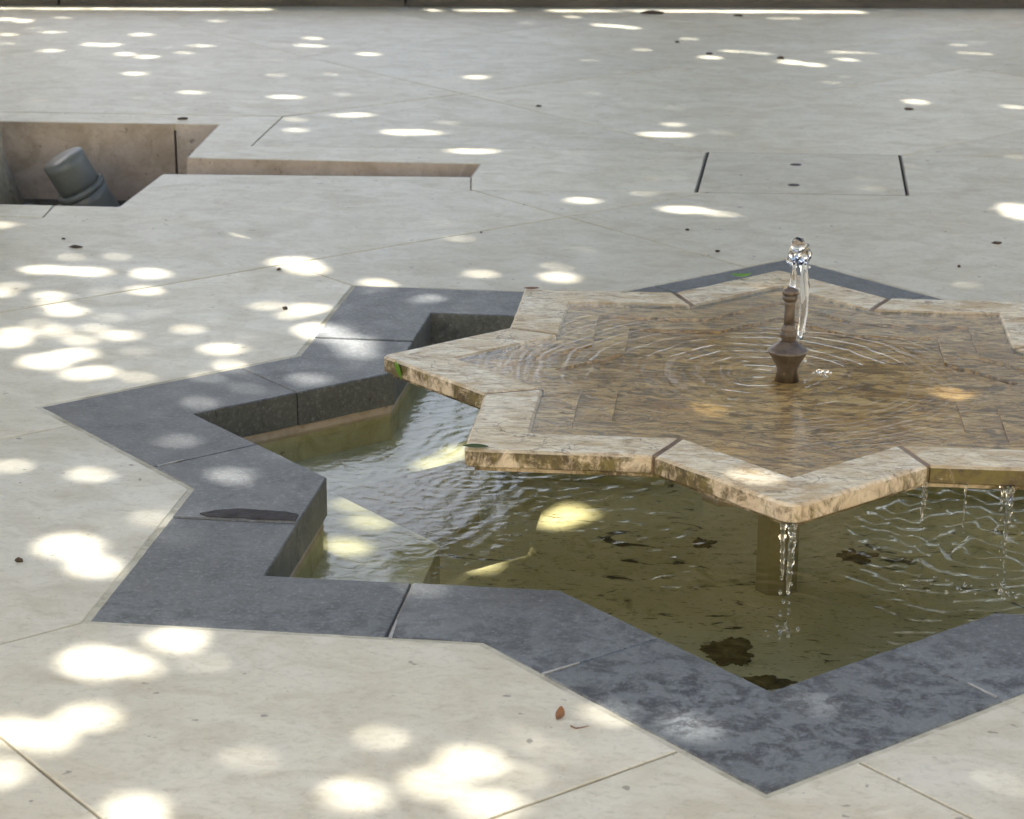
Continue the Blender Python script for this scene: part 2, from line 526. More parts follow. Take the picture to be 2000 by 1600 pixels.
M['dung'] = simple('dark_litter', (0.02, 0.016, 0.012), (0.09, 0.06, 0.035), 120.0, 0.9)

def leafmat(name, c1, c2, trans):
    b = NB(name)
    v = b.coord()
    col = b.mix(b.ramp(b.noise(v, 2.0, 3), [(0.35, 0.0), (0.65, 1.0)]), c1, c2)
    d = b.n('ShaderNodeBsdfDiffuse'); b.l(col, d.inputs[0])
    t = b.n('ShaderNodeBsdfTranslucent'); b.l(b.mix(1.0, col, (1.0, 1.15, 0.5), 'MULTIPLY'), t.inputs[0])
    g = b.n('ShaderNodeBsdfGlossy'); g.inputs['Roughness'].default_value = 0.45
    m1 = b.n('ShaderNodeMixShader'); m1.inputs[0].default_value = trans
    b.l(d.outputs[0], m1.inputs[1]); b.l(t.outputs[0], m1.inputs[2])
    m2 = b.n('ShaderNodeMixShader'); m2.inputs[0].default_value = 0.05
    b.l(m1.outputs[0], m2.inputs[1]); b.l(g.outputs[0], m2.inputs[2])
    b.l(m2.outputs[0], b.out.inputs[0])
    return b.m
M['leaf'] = leafmat('canopy_leaf', (0.045, 0.075, 0.022), (0.09, 0.12, 0.035), 0.25)
M['hedge'] = leafmat('hedge_leaf', (0.03, 0.052, 0.014), (0.065, 0.09, 0.025), 0.2)
M['fresh'] = leafmat('fresh_leaf', (0.16, 0.34, 0.04), (0.24, 0.44, 0.07), 0.35)
M['plaster'] = simple('bounce_plaster', (0.50, 0.44, 0.29), (0.57, 0.51, 0.36), 1.2, 0.9)
M['foot'] = simple('murk_toned_stone', (0.20, 0.18, 0.105), (0.31, 0.275, 0.175), 7.0, 0.8, 0.0, 0.3, 0.3, 0.8)  # olive tone stands in for light lost in the murky water
M['algae'] = simple('dark_algae', (0.07, 0.048, 0.016), (0.24, 0.185, 0.08), 34.0, 0.9, 0.0, 0.2, 0.5)
M['spall'] = simple('broken_bluestone', (0.034, 0.031, 0.030), (0.075, 0.068, 0.064), 40.0, 0.85, 0.0, 0.2, 0.9)
M['lime_mortar'] = simple('white_mortar', (0.26, 0.255, 0.225), (0.42, 0.41, 0.37), 60.0, 0.9)

# ------------------------------------------------------------------ large structure: ground, paving
PX0, PX1, PY0, PY1 = -6.0, 4.0, -4.2, 7.6
tag(mesh_obj('ground', [(-400, -400, -.02), (400, -400, -.02), (400, PY0, -.02), (-400, PY0, -.02),
                        (-400, PY1, -.02), (400, PY1, -.02), (400, 400, -.02), (-400, 400, -.02),
                        (PX0, PY0, -.02), (PX0, PY1, -.02), (PX1, PY0, -.02), (PX1, PY1, -.02)],
             [(0, 1, 2, 10, 8, 3), (4, 9, 11, 5, 6, 7), (3, 8, 9, 4), (10, 2, 5, 11)], M['ground']), kind='structure')

# plaster walls added out of view to bounce warm fill light
def bounce_wall(name, a, c, h, th, label):
    a, c = Vector(a), Vector(c)
    e = (c - a).normalized(); n_ = Vector((-e.y, e.x)) * th
    root = empty(name, (a.x, a.y, -.02), label, 'bounce wall')
    L = tuple(root.location)
    prism('wall_face', [tuple(q) for q in (a, c, c + n_, a + n_)], -.02, h, M['plaster'], root, loc=L)
    prism('wall_coping', [tuple(q) for q in (a - e * .06 - n_ * .1, c + e * .06 - n_ * .1, c + e * .06 + n_ * 1.1, a - e * .06 + n_ * 1.1)], h + .002, h + .10, M['paving'], root, cham=.01, loc=L)
    return root
bounce_wall('fill_wall', (13, -10), (-13, -10), 5.2, .4, 'tall ochre wall added behind the camera to bounce warm light')
bounce_wall('fill_wall', (13, 14), (13, -9.5), 3.4, .4, 'lower ochre wall added along the right side to bounce warm light')

COP_OUT, COP_IN = 1.5, 1.1803
star_hole = star(1.5115)
PIT = [(-3.5, 1.79), (-1.905, 1.862), (-1.912, 2.332), (-.974, 2.420), (-.975, 2.629), (-1.907, 2.594), (-1.956, 3.180), (-3.5, 3.08)]
HATCH = [(-.288, 2.293), (.336, 2.338), (.336, 2.961), (-.283, 2.923)]
JOINTS = [
    ((-1.055, -1.055), (-5, -5)), ((-.112, -1.381), (-3.7, -4.95)), ((-1.391, -.096), (-6.5, -5.15)),
    ((-6.5, -3.97), (-.245, 2.30)), ((.336, 2.961), (4.2, 7.45)), ((.156, 1.449), (4.3, 5.59)), ((1.055, 1.055), (4.5, 4.5)),
    ((1.055, -1.055), (4.5, -4.5)), ((.114, -1.383), (3.5, -4.77)), ((-4.6, 2.07), (1.9, -4.43)),
    ((-1.398, .129), (-4.2, 2.93)), ((-1.055, 1.055), (-1.745, 1.717)), ((-.970, 2.26), (-.10, 1.383)),
    ((1.39, .1), (4.3, 3.0)), ((1.39, -.1), (4.3, -3.0)),
    # border of slabs round the planting pit
    ((-4.6, 1.640), (-1.735, 1.705)), ((-1.738, 1.705), (-1.752, 2.345)), ((-2.094, 1.855), (-2.070, 1.66)),
    ((-2.9, 1.82), (-2.9, 1.67)), ((-4.6, 3.21), (-1.776, 3.362)), ((-1.776, 3.362), (-1.745, 2.605)),
    ((-1.912, 2.800), (-.951, 2.888)), ((-.974, 2.62), (-.951, 2.888)), ((-1.95, 3.17), (-1.776, 3.362)),
    ((-.974, 2.42), (-.945, 2.227)), ((-.945, 2.227), (-.28, 2.297)), ((.33, 2.335), (4.2, 2.75)),
    ((-.951, 2.888), (-.28, 2.925)), ((.33, 2.96), (4.2, 3.19)), ((-4.6, 1.0), (-4.6, 4.6)), ((-2.8, 3.30), (-2.8, 3.09)),
    # lattice behind
    ((-2.105, 3.345), (-6.5, 7.74)), ((-4.6, 7.66), (-2.735, 5.559)), ((-2.735, 5.559), (-2.015, 4.74)), ((-2.015, 4.74), (-1.016, 3.705)), ((-1.016, 3.705), (-.29, 2.92)),
    ((-2.562, 4.04), (-2.015, 4.74)), ((-2.015, 4.74), (.5, 7.7)), ((-1.776, 3.362), (2.7, 7.9)),
    ((.18, 4.29), (3.6, 8.1)), ((-.62, 3.28), (.18, 4.29)), ((.718, 3.405), (-3.6, 7.9)), ((4.3, 1.2), (-2.4, 7.9)),
]
def build_paving():
    pts, edges = [], []
    def addpoly(poly):
        s = len(pts)
        pts.extend(Vector(p) for p in poly)
        edges.extend((s + i, s + (i + 1) % len(poly)) for i in range(len(poly)))
    addpoly([(PX0, PY0), (PX1, PY0), (PX1, PY1), (PX0, PY1)])
    addpoly(star_hole); addpoly(PIT); addpoly(HATCH)
    for a, c in JOINTS:
        s = len(pts)
        pts.extend((Vector(a), Vector(c))); edges.append((s, s + 1))
    vs, es, fs, ov, oe, of = delaunay_2d_cdt(pts, edges, [], 0, 1e-5)
    cons = {tuple(sorted(e)) for e, o in zip(es, oe) if o}
    e2f = {}
    for i, f in enumerate(fs):
        for k in range(3):
            e2f.setdefault(tuple(sorted((f[k], f[(k + 1) % 3]))), []).append(i)
    seen, regions = set(), []
    for i in range(len(fs)):
        if i in seen: continue
        st, reg = [i], []
        seen.add(i)
        while st:
            a = st.pop(); reg.append(a)
            f = fs[a]
            for k in range(3):
                e = tuple(sorted((f[k], f[(k + 1) % 3])))
                if e in cons: continue
                for nb in e2f[e]:
                    if nb not in seen:
                        seen.add(nb); st.append(nb)
        regions.append(reg)
    bedf = []
    pave = None
    polys = []
    for reg in regions:
        c = [sum(vs[k][d] for k in fs[reg[0]]) / 3 for d in (0, 1)]
        if in_poly(*c, star_hole) or in_poly(*c, PIT) or in_poly(*c, HATCH): continue
        if not (PX0 < c[0] < PX1 and PY0 < c[1] < PY1): continue
        bedf += [fs[a] for a in reg]
        half = {}
        for a in reg:
            f = fs[a]
            for k in range(3):
                half[(f[k], f[(k + 1) % 3])] = 1
        bnd = {}
        for (a, c2) in half:
            if (c2, a) not in half: bnd.setdefault(a, []).append(c2)
        loops = []
        while bnd:
            s = next(iter(bnd)); lp = [s]; cur = s
            while True:
                nx = bnd[cur].pop()
                if not bnd[cur]: del bnd[cur]
                if nx == s or nx not in bnd: break
                lp.append(nx); cur = nx
            loops.append(lp)
        lp = max(loops, key=len)
        poly = [tuple(vs[k]) for k in lp]
        # drop collinear points
        cl = []
        for i in range(len(poly)):
            a, b2, c2 = Vector(poly[i - 1]), Vector(poly[i]), Vector(poly[(i + 1) % len(poly)])
            if (b2 - a).length < 2e-3: continue
            if abs((b2 - a).normalized().cross((c2 - b2).normalized())) > 2e-3 or (b2 - a).dot(c2 - b2) < 0: cl.append(poly[i])
        if len(cl) >= 3 and abs(area2(cl)) > 0.002: polys.append(cl)
    pave = tag(mesh_obj('paving', [(x, y, -.0045) for x, y in vs], bedf, M['joint']), kind='structure')
    for pl in polys:
        if area2(pl) < 0: pl = pl[::-1]
        dz = random.uniform(-.0006, .0006)
        prism('paving_slab', roughen(inset(pl, .0023), .0008, .04, random.random() * 20), -.024, dz, M['paving'], pave, cham=.0012)
build_paving()
# pale mortar round the coping
ring('mortar_band', star(1.5155), -.0015, star(1.496), -.0015, M['grout'], bpy.data.objects['paving'])

# ------------------------------------------------------------------ the star pool with its bluestone coping
pool = empty('star_pool', (0, 0, 0), 'sunken eight-pointed star pool edged with dark bluestone coping', 'pool')
def coping():
    so, si = star(COP_OUT), star(COP_IN)
    D = 0.15
    wd = (COP_OUT - COP_IN) * math.sin(math.pi / 4)
    J = {}
    for i in range(16):                     # edge i -> i+1 ; joint lies D from its notch end
        a, c = Vector(so[i]), Vector(so[(i + 1) % 16])
        nt_, tp = (a, c) if i % 2 == 1 else (c, a)
        d = (tp - nt_).normalized()
        jo = nt_ + d * D
        e = (c - a).normalized()
        J[i] = (jo, jo + Vector((-e.y, e.x)) * wd)
    for i in range(16):
        p0, p1 = J[(i - 1) % 16], J[i]
        poly = [p0[0], so[i], p1[0], p1[1], si[i], p0[1]]
        poly = [tuple(q) for q in poly]
        g = .0016
        poly = inset(poly, [0.0, 0.0, g, 0.0, 0.0, g])
        poly = roughen(poly, .0011, .022, i * 1.7)
        dz = random.uniform(-.0012, .0012)
        o = prism('coping_stone', poly, -.073 + random.uniform(-.002, .002), dz, M['blue'], pool, cham=.0022)
    ring('mortar_bed', star(1.495), -.007, star(1.1875), -.007, M['joint'], pool)
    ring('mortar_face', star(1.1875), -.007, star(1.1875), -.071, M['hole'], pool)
coping()
ring('pool_wall', star(1.190), -.0735, star(1.190), -.099, M['pink'], pool)
ring('pool_wall', star(1.192), -.098, star(1.192), -.158, M['ledge'], pool)
ring('coping_underside', star(1.21), -.0715, star(1.1845), -.0715, M['pink'], pool)
ring('pool_ledge', star(1.20), -.155, star(0.90), -.155, M['ledge'], pool)
ring('well_wall', star(0.90), -.155, star(0.90), -.345, M['ledge'], pool)
prism('well_floor', star(0.91), -.37, -.335, M['well'], pool)

# a flake broken off along one joint, white mortar at the joint ends, algae clumps on the floor of the well
SCAR = [(-1.0157, -0.5684), (-0.9928, -0.5493), (-0.9498, -0.5354), (-0.9029, -0.5369), (-0.8651, -0.5397), (-0.841, -0.5522), (-0.8395, -0.5825), (-0.8741, -0.5830), (-0.9199, -0.5838), (-0.9663, -0.5842), (-0.9982, -0.5817)]
prism('broken_flake', roughen(SCAR[::-1], .004, .008, 3.0), -.004, .0022, M['spall'], pool, cham=.0006)
for a_, d_ in (((-.5825, -1.0650), (-.008, .22)), ((-.3358, -1.1630), (.164, .1564)), ((-1.1613, -.3247), (.146, .168)), ((.323, -1.1540), (-.133, .158))):
    A_, D_ = Vector(a_), Vector(d_).normalized()
    N_ = Vector((-D_.y, D_.x)) * .0018
    ln = random.uniform(.045, .075)
    prism('joint_mortar', roughen([tuple(A_ - N_ * 1.4), tuple(A_ + D_ * ln - N_ * .6), tuple(A_ + D_ * ln + N_ * .6), tuple(A_ + N_ * 1.4)][::1], .0006, .008, ln * 90), -.006, .0009, M['lime_mortar'], pool)
for k, (x, y, rx, ry) in enumerate(((-.0766, -.2882, .050, .052), (-.0027, -.4092, .040, .024), (.1612, .2516, .040, .035), (-.1565, .2835, .024, .026))):
    pl = []
    for j in range(90):
        an = 2 * math.pi * j / 90
        c_, s_ = math.cos(an), math.sin(an)
        q = 1 + .8 * noise.noise(Vector((c_ * 1.3 + k * 7, s_ * 1.3, k))) + .35 * noise.noise(Vector((c_ * 3.2 + k * 3, s_ * 3.2, 2))) + .2 * noise.noise(Vector((c_ * 9 + k, s_ * 9, 4)))
        pl.append((x + rx * q * c_, y + ry * q * s_))
    prism('algae_clump', pl, -.336, -.3325, M['algae'], pool, cham=.0012)

# ------------------------------------------------------------------ raised star basin
BC, BR_ = (-0.0002, 0.0217), 0.029
BZ = .139
basin = empty('fountain_basin', (BC[0], BC[1], -.335), 'raised star-shaped stone fountain basin with stained rim', 'fountain basin')
def bstar(r): return star(r, BR_, BC)
def rounded_tip(p0, tip, p1, rad, n=5):
    a, t, c = Vector(p0), Vector(tip), Vector(p1)
    s, e = t + (a - t).normalized() * rad, t + (c - t).normalized() * rad
    return [tuple((1 - u) ** 2 * s + 2 * u * (1 - u) * t + u * u * e) for u in [k / (n - 1) for k in range(n)]]
def add_basin():
    L = tuple(basin.location)
    so, si = bstar(.7946), bstar(.646)
    for i in range(0, 16, 2):
        a, t, c = so[i - 1], so[i], so[(i + 1) % 16]
        ai, ti, ci = si[i - 1], si[i], si[(i + 1) % 16]
        rt = rounded_tip(a, t, c, .018 if i != 12 else .034)
        poly = [a] + rt + [c, ci, ti, ai]
        n = len(poly)
        ds = [0.0] * n
        ds[n - 4] = .0034 if (i + 1) % 16 in (11, 13, 3, 5) else .0016          # c -> ci
        ds[n - 1] = .0034 if (i - 1) % 16 in (11, 13, 3, 5) else .0016          # ai -> a
        poly = inset(poly, ds)
        poly = roughen(poly, .0012, .02, i * 2.3 + 40)
        dz = random.uniform(-.0008, .0008)
        # two chamfer rings give the worn, rounded arris
        o = prism('rim_stone', poly, BZ - .033, BZ + dz, M['rim'], basin, cham=.0045, loc=L, bottom_cham=.002)
    for i in range(1, 16, 2):
        a, c = Vector(so[i]), Vector(si[i])
        d = (c - a).normalized(); nrm = Vector((-d.y, d.x)) * .006
        a2 = a + d * .004
        prism('joint_mortar', [tuple(a2 - nrm), tuple(c - nrm), tuple(c + nrm), tuple(a2 + nrm)], BZ - .032, BZ - .0025, M['filler'], basin, loc=L)
    ring('basin_step', bstar(.665), .1275, bstar(.548), .1275, M['basin'], basin, L)
    ring('step_riser', bstar(.548), .1275, bstar(.548), .1205, M['basin'], basin, L)
    ring('basin_step', bstar(.549), .1205, bstar(.450), .1205, M['basin'], basin, L)
    ring('step_riser', bstar(.450), .1205, bstar(.450), .1135, M['basin'], basin, L)
    prism('basin_floor', bstar(.452), .104, .1135, M['basin'], basin, loc=L)
    for r, z0, z1 in ((.770, .0945, .1055), (.718, .0815, .094), (.658, .0675, .081), (.57, .052, .067)):
        prism('support_slab', bstar(r), z0, z1, M['under'], basin, cham=.0012, loc=L)
    q, k_ = .150, .118
    ped = [(BC[0] + x, BC[1] + y) for x, y in ((-k_, -q), (k_, -q), (q, -k_), (q, k_), (k_, q), (-k_, q), (-q, k_), (-q, -k_))]
    prism('pedestal', ped, -.10, .0515, M['pink'], basin, cham=.002, loc=L)
    prism('pedestal_foot', [(BC[0] + .045 * math.cos(R(22.5 + 45 * j)), BC[1] + .03 + .045 * math.sin(R(22.5 + 45 * j))) for j in range(8)], -.335, -.101, M['foot'], basin, loc=L)
add_basin()

# ------------------------------------------------------------------ water surfaces
def pool_water():
    step = .0065
    n = int(2.42 / step)
    xs = -1.21 + np.arange(n + 1) * step
    X, Y = np.meshgrid(xs, xs, indexing='ij')
    th = (np.arctan2(Y, X) + math.pi / 8) % (math.pi / 4) - math.pi / 8     # fold to one octant
    rr = np.hypot(X, Y)
    # inside the star: either of the two squares
    S = COP_IN + .008
    inside = (np.abs(X) + np.abs(Y) < S) | (np.maximum(np.abs(X), np.abs(Y)) < S / math.sqrt(2))
    Z = np.zeros_like(X)
    WX = X + .016 * np.sin(9 * Y + 4 * X + 1) + .007 * np.sin(23 * X - 17 * Y) + .004 * np.sin(51 * Y + 37 * X)
    WY = Y + .016 * np.sin(8 * X - 5 * Y + 2) + .007 * np.sin(21 * Y + 19 * X + 1) + .004 * np.sin(47 * X - 33 * Y)
    def src(x, y, lam, A, Ls, ph=0.0, r0=.05, lobes=0.0):
        r = np.hypot(WX - x, WY - y)
        a = np.arctan2(WY - y, WX - x)
        wob = 1 + .10 * np.sin(3 * a + ph) + .05 * np.sin(7 * a + 2 * ph)
        return A * np.cos(2 * math.pi * r * wob / lam - ph) * np.exp(-r / Ls) / np.sqrt(1 + r / r0)
    for x, y, lam, A, Ls in ((.0, -.72, .040, .0024, .26), (.369, -.317, .050, .0034, .45), (.265, -.086, .040, .0022, .35),
                             (.55, -.25, .055, .0034, .5), (.47, -.62, .036, .0016, .25), (.184, -.381, .030, .0016, .14),
                             (-.55, .10, .034, .0009, .32), (-.42, .30, .052, .0012, .28), (-.62, -.10, .024, .0005, .3), (-.30, -.28, .060, .0010, .25),
                             (.70, -.05, .05, .003, .4), (.10, -.30, .026, .0014, .12)):
        Z += src(x, y, lam, A * (1.7 if x > .15 else 1.1), Ls, rng.uniform(0, 6.28))
    # single drop rings
    for x, y, r1, A in ((-.182, -.555, .028, .0022), (-.075, -.535, .011, .0014), (.236, -.66, .014, .0016), (.03, -.63, .012, .0012),
                        (.09, -.34, .030, .0016), (-.10, -.42, .012, .0012), (-.24, -.36, .010, .0010), (.34, -.60, .012, .0012)):
        r = np.hypot(X - x, Y - y)
        Z += A * np.exp(-((r - r1) / .006) ** 2) - A * .8 * np.exp(-(r / (r1 * .7)) ** 2) + A * .5 * np.exp(-((r - 2.0 * r1) / .008) ** 2)
    idx = -np.ones(X.shape, int)
    keep = inside
    cell = keep[:-1, :-1] | keep[1:, :-1] | keep[:-1, 1:] | keep[1:, 1:]
    need = np.zeros_like(keep)
    need[:-1, :-1] |= cell; need[1:, :-1] |= cell; need[:-1, 1:] |= cell; need[1:, 1:] |= cell
    idx[need] = np.arange(need.sum())
    v = np.stack([X[need], Y[need], Z[need]], 1)
    ii, jj = np.nonzero(cell)
    f = np.stack([idx[ii, jj], idx[ii + 1, jj], idx[ii + 1, jj + 1], idx[ii, jj + 1]], 1)
    me = bpy.data.meshes.new('pool_water')
    me.vertices.add(len(v)); me.vertices.foreach_set('co', v.astype(np.float32).ravel())
    me.loops.add(f.size); me.loops.foreach_set('vertex_index', f.astype(np.int32).ravel())
    me.polygons.add(len(f)); me.polygons.foreach_set('loop_start', np.arange(0, f.size, 4, dtype=np.int32))
    me.polygons.foreach_set('use_smooth', np.ones(len(f), bool))
    me.update(calc_edges=True)
    me.materials.append(M['pool_water'])
    o = bpy.data.objects.new('pool_water', me)
    o.location = (0, 0, -.092)
    link(o)
    tag(o, kind='structure')
pool_water()
fw = [(x - BC[0], y - BC[1], 0) for x, y in bstar(.650)]
tag(mesh_obj('basin_water', fw, [tuple(range(16))], M['film'], loc=(BC[0], BC[1], BZ - .0022)), kind='structure')

# ------------------------------------------------------------------ bronze nozzle and its jet
NZ = .1135
noz = empty('fountain_nozzle', (BC[0] + .004, BC[1], NZ), 'brown bronze nozzle standing in the middle of the star basin', 'nozzle')
def px(r, y): return (r / 1010.0, (.1368 - NZ) + (715 - y) / 962.0)
base = lathe('nozzle_base', [(.024, 0), px(20, 722), px(20.6, 714), px(24, 706), px(32, 692), px(38.2, 683), px(39.6, 681), px(39.6, 679), px(37, 676.5), px(30, 672), px(21, 665), px(16, 660.5)], M['bronze'], noz)
lathe('nozzle_collar', [px(13.6, 661), px(13.8, 657), px(16, 653), px(17.4, 649), px(16.8, 645), px(14.6, 642.5), px(15.4, 640), px(14.6, 636), px(12.4, 631), px(11.2, 628)], M['bronze'], noz)
lathe('nozzle_stem', [px(10.6, 629), px(10.3, 610), px(10.4, 590), px(11.6, 584)], M['bronze'], noz, 32)
lathe('nozzle_cap', [px(11.4, 584.5), px(14.6, 581), px(15.2, 578), px(15.2, 575), px(13.6, 573.8), px(13.7, 572), px(16.2, 570), px(16.4, 566.5), px(14.6, 563), px(11, 561.5), px(7, 560.5), px(6.4, 557), px(4.8, 556.8)], M['bronze'], noz, 32)

def join_tubes(name, parts, mat, loc, label, cat, group=None, blobs=()):
    v, f = [], []
    for tv, tf in parts:
        s = len(v)
        v += [Vector(p) - Vector(loc) for p in tv]
        f += [tuple(i + s for i in q) for q in tf]
    for (c, rad, sc, sd_) in blobs:
        bm = bmesh.new()
        bmesh.ops.create_icosphere(bm, subdivisions=3, radius=1.0)
        s = len(v)
        bm.verts.ensure_lookup_table()
        for q in bm.verts:
            d = q.co.normalized()
            k = 1 + .32 * noise.noise(d * 2.1 + Vector((sd_, 0, 0))) + .14 * noise.noise(d * 5.3 + Vector((0, sd_, 0)))
            v.append(Vector(c) + Vector((d.x * sc[0], d.y * sc[1], d.z * sc[2])) * rad * k - Vector(loc))
        f += [tuple(s + x.index for x in q.verts) for q in bm.faces]
        bm.free()
    o = mesh_obj(name, v, f, mat, None, loc, smooth=True)
    return tag(o, label, cat, group)

def P3(x, y, z): return (BC[0] + .004 + x, BC[1] + y, .1368 + z)
top = (715 - 557) / 962.0
# rising column, tumbling head, falling rope of water
rise = [P3(.004 + .004 * t, 0, top + t * .075) for t in np.linspace(-.02, 1, 16)]
fall = [P3(x, -.002, z) for x, z in ((.012, .236), (.018, .228), (.021, .215), (.023, .203), (.0248, .188), (.026, .17), (.0268, .15), (.0272, .13), (.027, .112), (.026, .096), (.0245, .083), (.0235, .070), (.023, .060))]
join_tubes('water_jet', [tube(rise, [.0052 + .0014 * math.sin(9 * t) + .004 * t ** 4 for t in np.linspace(0, 1, 16)], 16, .35, 1),
                         tube(fall, [.012, .0125, .010, .0072, .0074, .0085, .0082, .0076, .0080, .0068, .0074, .0055, .002], 16, .5, 4)],
           M['jet'], P3(0, 0, top), 'short clear jet of water rising and falling from the nozzle', 'water jet',
           blobs=[(P3(.014, 0, .234), .0195, (1.05, .9, 1.05), 2.0), (P3(.011, 0, .247), .0125, (1, .9, 1.1), 5.0), (P3(.027, 0, .228), .0125, (.8, .8, 1.45), 8.0), (P3(.000, 0, .221), .0105, (.8, .8, 1.3), 3.0), (P3(-.007, .002, .216), .0042, (.8, .8, 1.5), 6.0), (P3(.031, .003, .221), .0040, (.8, .8, 1.7), 7.0), (P3(.018, 0, .256), .0036, (1, 1, 1.2), 9.0), (P3(.004, 0, .257), .0024, (1, 1, 1.2), 4.0), (P3(.034, 0, .205), .0022, (1, 1, 1.6), 1.0), (P3(.0225, 0, .046), .0030, (.9, .9, 2.2), 2.5), (P3(.024, .002, .034), .0024, (.9, .9, 2.0), 3.5), (P3(.034, -.004, .020), .0026, (1, 1, 1.4), 5.5)])
for k, (x, y, z, r) in enumerate(((.062, -.02, .003, .0048), (.074, -.025, .005, .0042), (.070, -.03, -.001, .0036), (.050, -.02, .000, .003), (.082, -.02, .002, .003))):
    o = join_tubes('splash_drop', [], M['jet'], P3(x, y, z), 'splash drop where the falling jet meets the basin water', 'water drop', 'splash drops beside the nozzle', blobs=[(P3(x, y, z), r, (1.25, 1, .8), k * 3.0)])

def stream(name, x, y, z0, z1, strands, label, seed):
    """A rope of water that frays into stretched drops on its way down."""
    rnd = random.Random(seed)
    parts, blobs = [], []
    for dx, dy, b2, r in strands:
        n = 24
        path, rad = [], []
        for k in range(n):
            q = k / (n - 1) * b2
            path.append((x + dx * (1 - .5 * q) + .0022 * noise.noise(Vector((k * .2, seed, dx * 90))), y + dy * (1 - .4 * q) - .010 * q ** .5, z0 + (z1 - z0) * q))
            rad.append(max(.0006, r * (1.0 + .6 * noise.noise(Vector((k * .42, seed * 3.3, dx * 70)))) * (1 - .5 * k / n) * min(1, (n - k) / 6)))
        parts.append(tube(path, rad, 12, .7, seed + dx * 50))
        q = b2 * .94
        while q < 1.0:
            blobs.append(((x + dx * (1 - .5 * q) + rnd.uniform(-.003, .003), y + dy * .6 - .010 * q ** .5 + rnd.uniform(-.003, .003), z0 + (z1 - z0) * q), r * rnd.uniform(.25, .5), (1, 1, rnd.uniform(1.6, 3.6)), q * 9 + seed))
            q += rnd.uniform(.06, .15)
    for k in range(9):
        blobs.append(((x + rnd.uniform(-.03, .03), y - .010 + rnd.uniform(-.025, .025), z1 + rnd.uniform(.0, .022)), rnd.uniform(.0012, .0032), (1, 1, 1.1), k + seed))
    join_tubes(name, parts, M['jet'], (x, y, z1), label, 'water stream', None, blobs)
ft = bstar(.79)
stream('falling_water', ft[12][0] - .006, ft[12][1] + .006, BZ - .033, -.09, [(-.009, 0, .50, .0046), (.005, -.004, .62, .0055), (.010, .002, .30, .0035)], 'water pouring off the front tip of the star basin', 3)
nt_ = bstar(.785)[13]
stream('falling_water', nt_[0] - .002, nt_[1] + .004, BZ - .033, -.09, [(0, 0, .36, .0034), (.004, .003, .22, .0024)], 'thin dribble at the notch right of the front tip', 8)
e1 = Vector(bstar(.79)[13]).lerp(Vector(bstar(.79)[14]), .42)
stream('falling_water', e1.x, e1.y, BZ - .033, -.09, [(0, 0, .55, .0048), (.007, .006, .40, .004), (-.010, .01, .25, .003)], 'splashing rope of water off the right front edge of the basin', 12)
e2 = Vector(bstar(.79)[13]).lerp(Vector(bstar(.79)[14]), .20)
stream('falling_water', e2.x, e2.y, BZ - .033, -.09, [(0, 0, .45, .0018)], 'faint trickle between the notch dribble and the splashing rope', 15)

# ------------------------------------------------------------------ planting pit, pipe, stones
pit = tag(mesh_obj('planting_pit', [(x, y, -.27) for x, y in PIT], [tuple(range(len(PIT)))], M['soil']), kind='structure')
def pit_walls():
    n = len(PIT)
    for i in range(n):
        a, c = Vector(PIT[i]), Vector(PIT[(i + 1) % n])
        d = c - a
        e = d.normalized(); inn = Vector((-e.y, e.x))
        cuts = [0.0, 1.0]
        if i == 6: cuts = [0.0, (.155) / d.length, 1.0]
        for k in range(len(cuts) - 1):
            s, t = a + d * cuts[k] + e * .002, a + d * cuts[k + 1] - e * (.006 if k + 2 < len(cuts) else .0)
            p = [s + inn * .003, t + inn * .003, t - inn * .04, s - inn * .04]
            prism('pit_wall_slab', [tuple(q) for q in p], -.275, -.0022, M['pink'], pit, cham=.001)
pit_walls()
pipe = empty('drain_pipe', (-2.40, 2.92, -.27), 'grey plastic drain pipe end sticking up in the planting pit', 'pipe')
def pipe_parts():
    d = Vector((-.36, -.24, .80)).normalized()
    p0 = Vector((.09, .03, -.035))
    def seg(name, ts, r, cap=True):
        v, f = tube([p0 + d * t_ for t_ in ts], r, 36, cap=cap)
        o = mesh_obj(name, v, f, M['pvc'], pipe)
        for p in o.data.polygons: p.use_smooth = len(p.vertices) == 4
        return o
    seg('pipe_socket', np.linspace(-.10, .135, 8), [.080] * 8)
    seg('socket_ring', (.132, .135, .150, .154), [.081, .085, .085, .079])
    # open upper length: outside, lip and inside in one skin
    seg('pipe_end', list(np.linspace(.15, .262, 6)) + [.2625, .262] + list(np.linspace(.255, .12, 5)), [.072] * 6 + [.0705, .0675] + [.067] * 5)
pipe_parts()
def rock(name, loc, r, sc, mat, label, cat, group=None, seed=0, parent=None):
    bm = bmesh.new()
    bmesh.ops.create_icosphere(bm, subdivisions=2, radius=1.0)
    for q in bm.verts:
        d = q.co.normalized()
        k = 1 + .45 * noise.noise(d * 1.4 + Vector((seed * 3.7, 0, 1))) + .2 * noise.noise(d * 3.5 + Vector((seed, 2, 0)))
        q.co = Vector((d.x * sc[0], d.y * sc[1], max(d.z, -.35) * sc[2])) * r * k
    o = bm_obj(name, bm, mat, parent, loc)
    return tag(o, label, cat, group)
for k in range(9):
    rock('stone_chip', (-2.62 + .055 * k + random.uniform(-.02, .02), 3.0 + random.uniform(-.06, .06), -.266), random.uniform(.016, .032), (1.3, 1, .8), M['pebble'], 'loose grey stone chip on the soil beside the drain pipe', 'stone', 'stone chips in the planting pit', k)

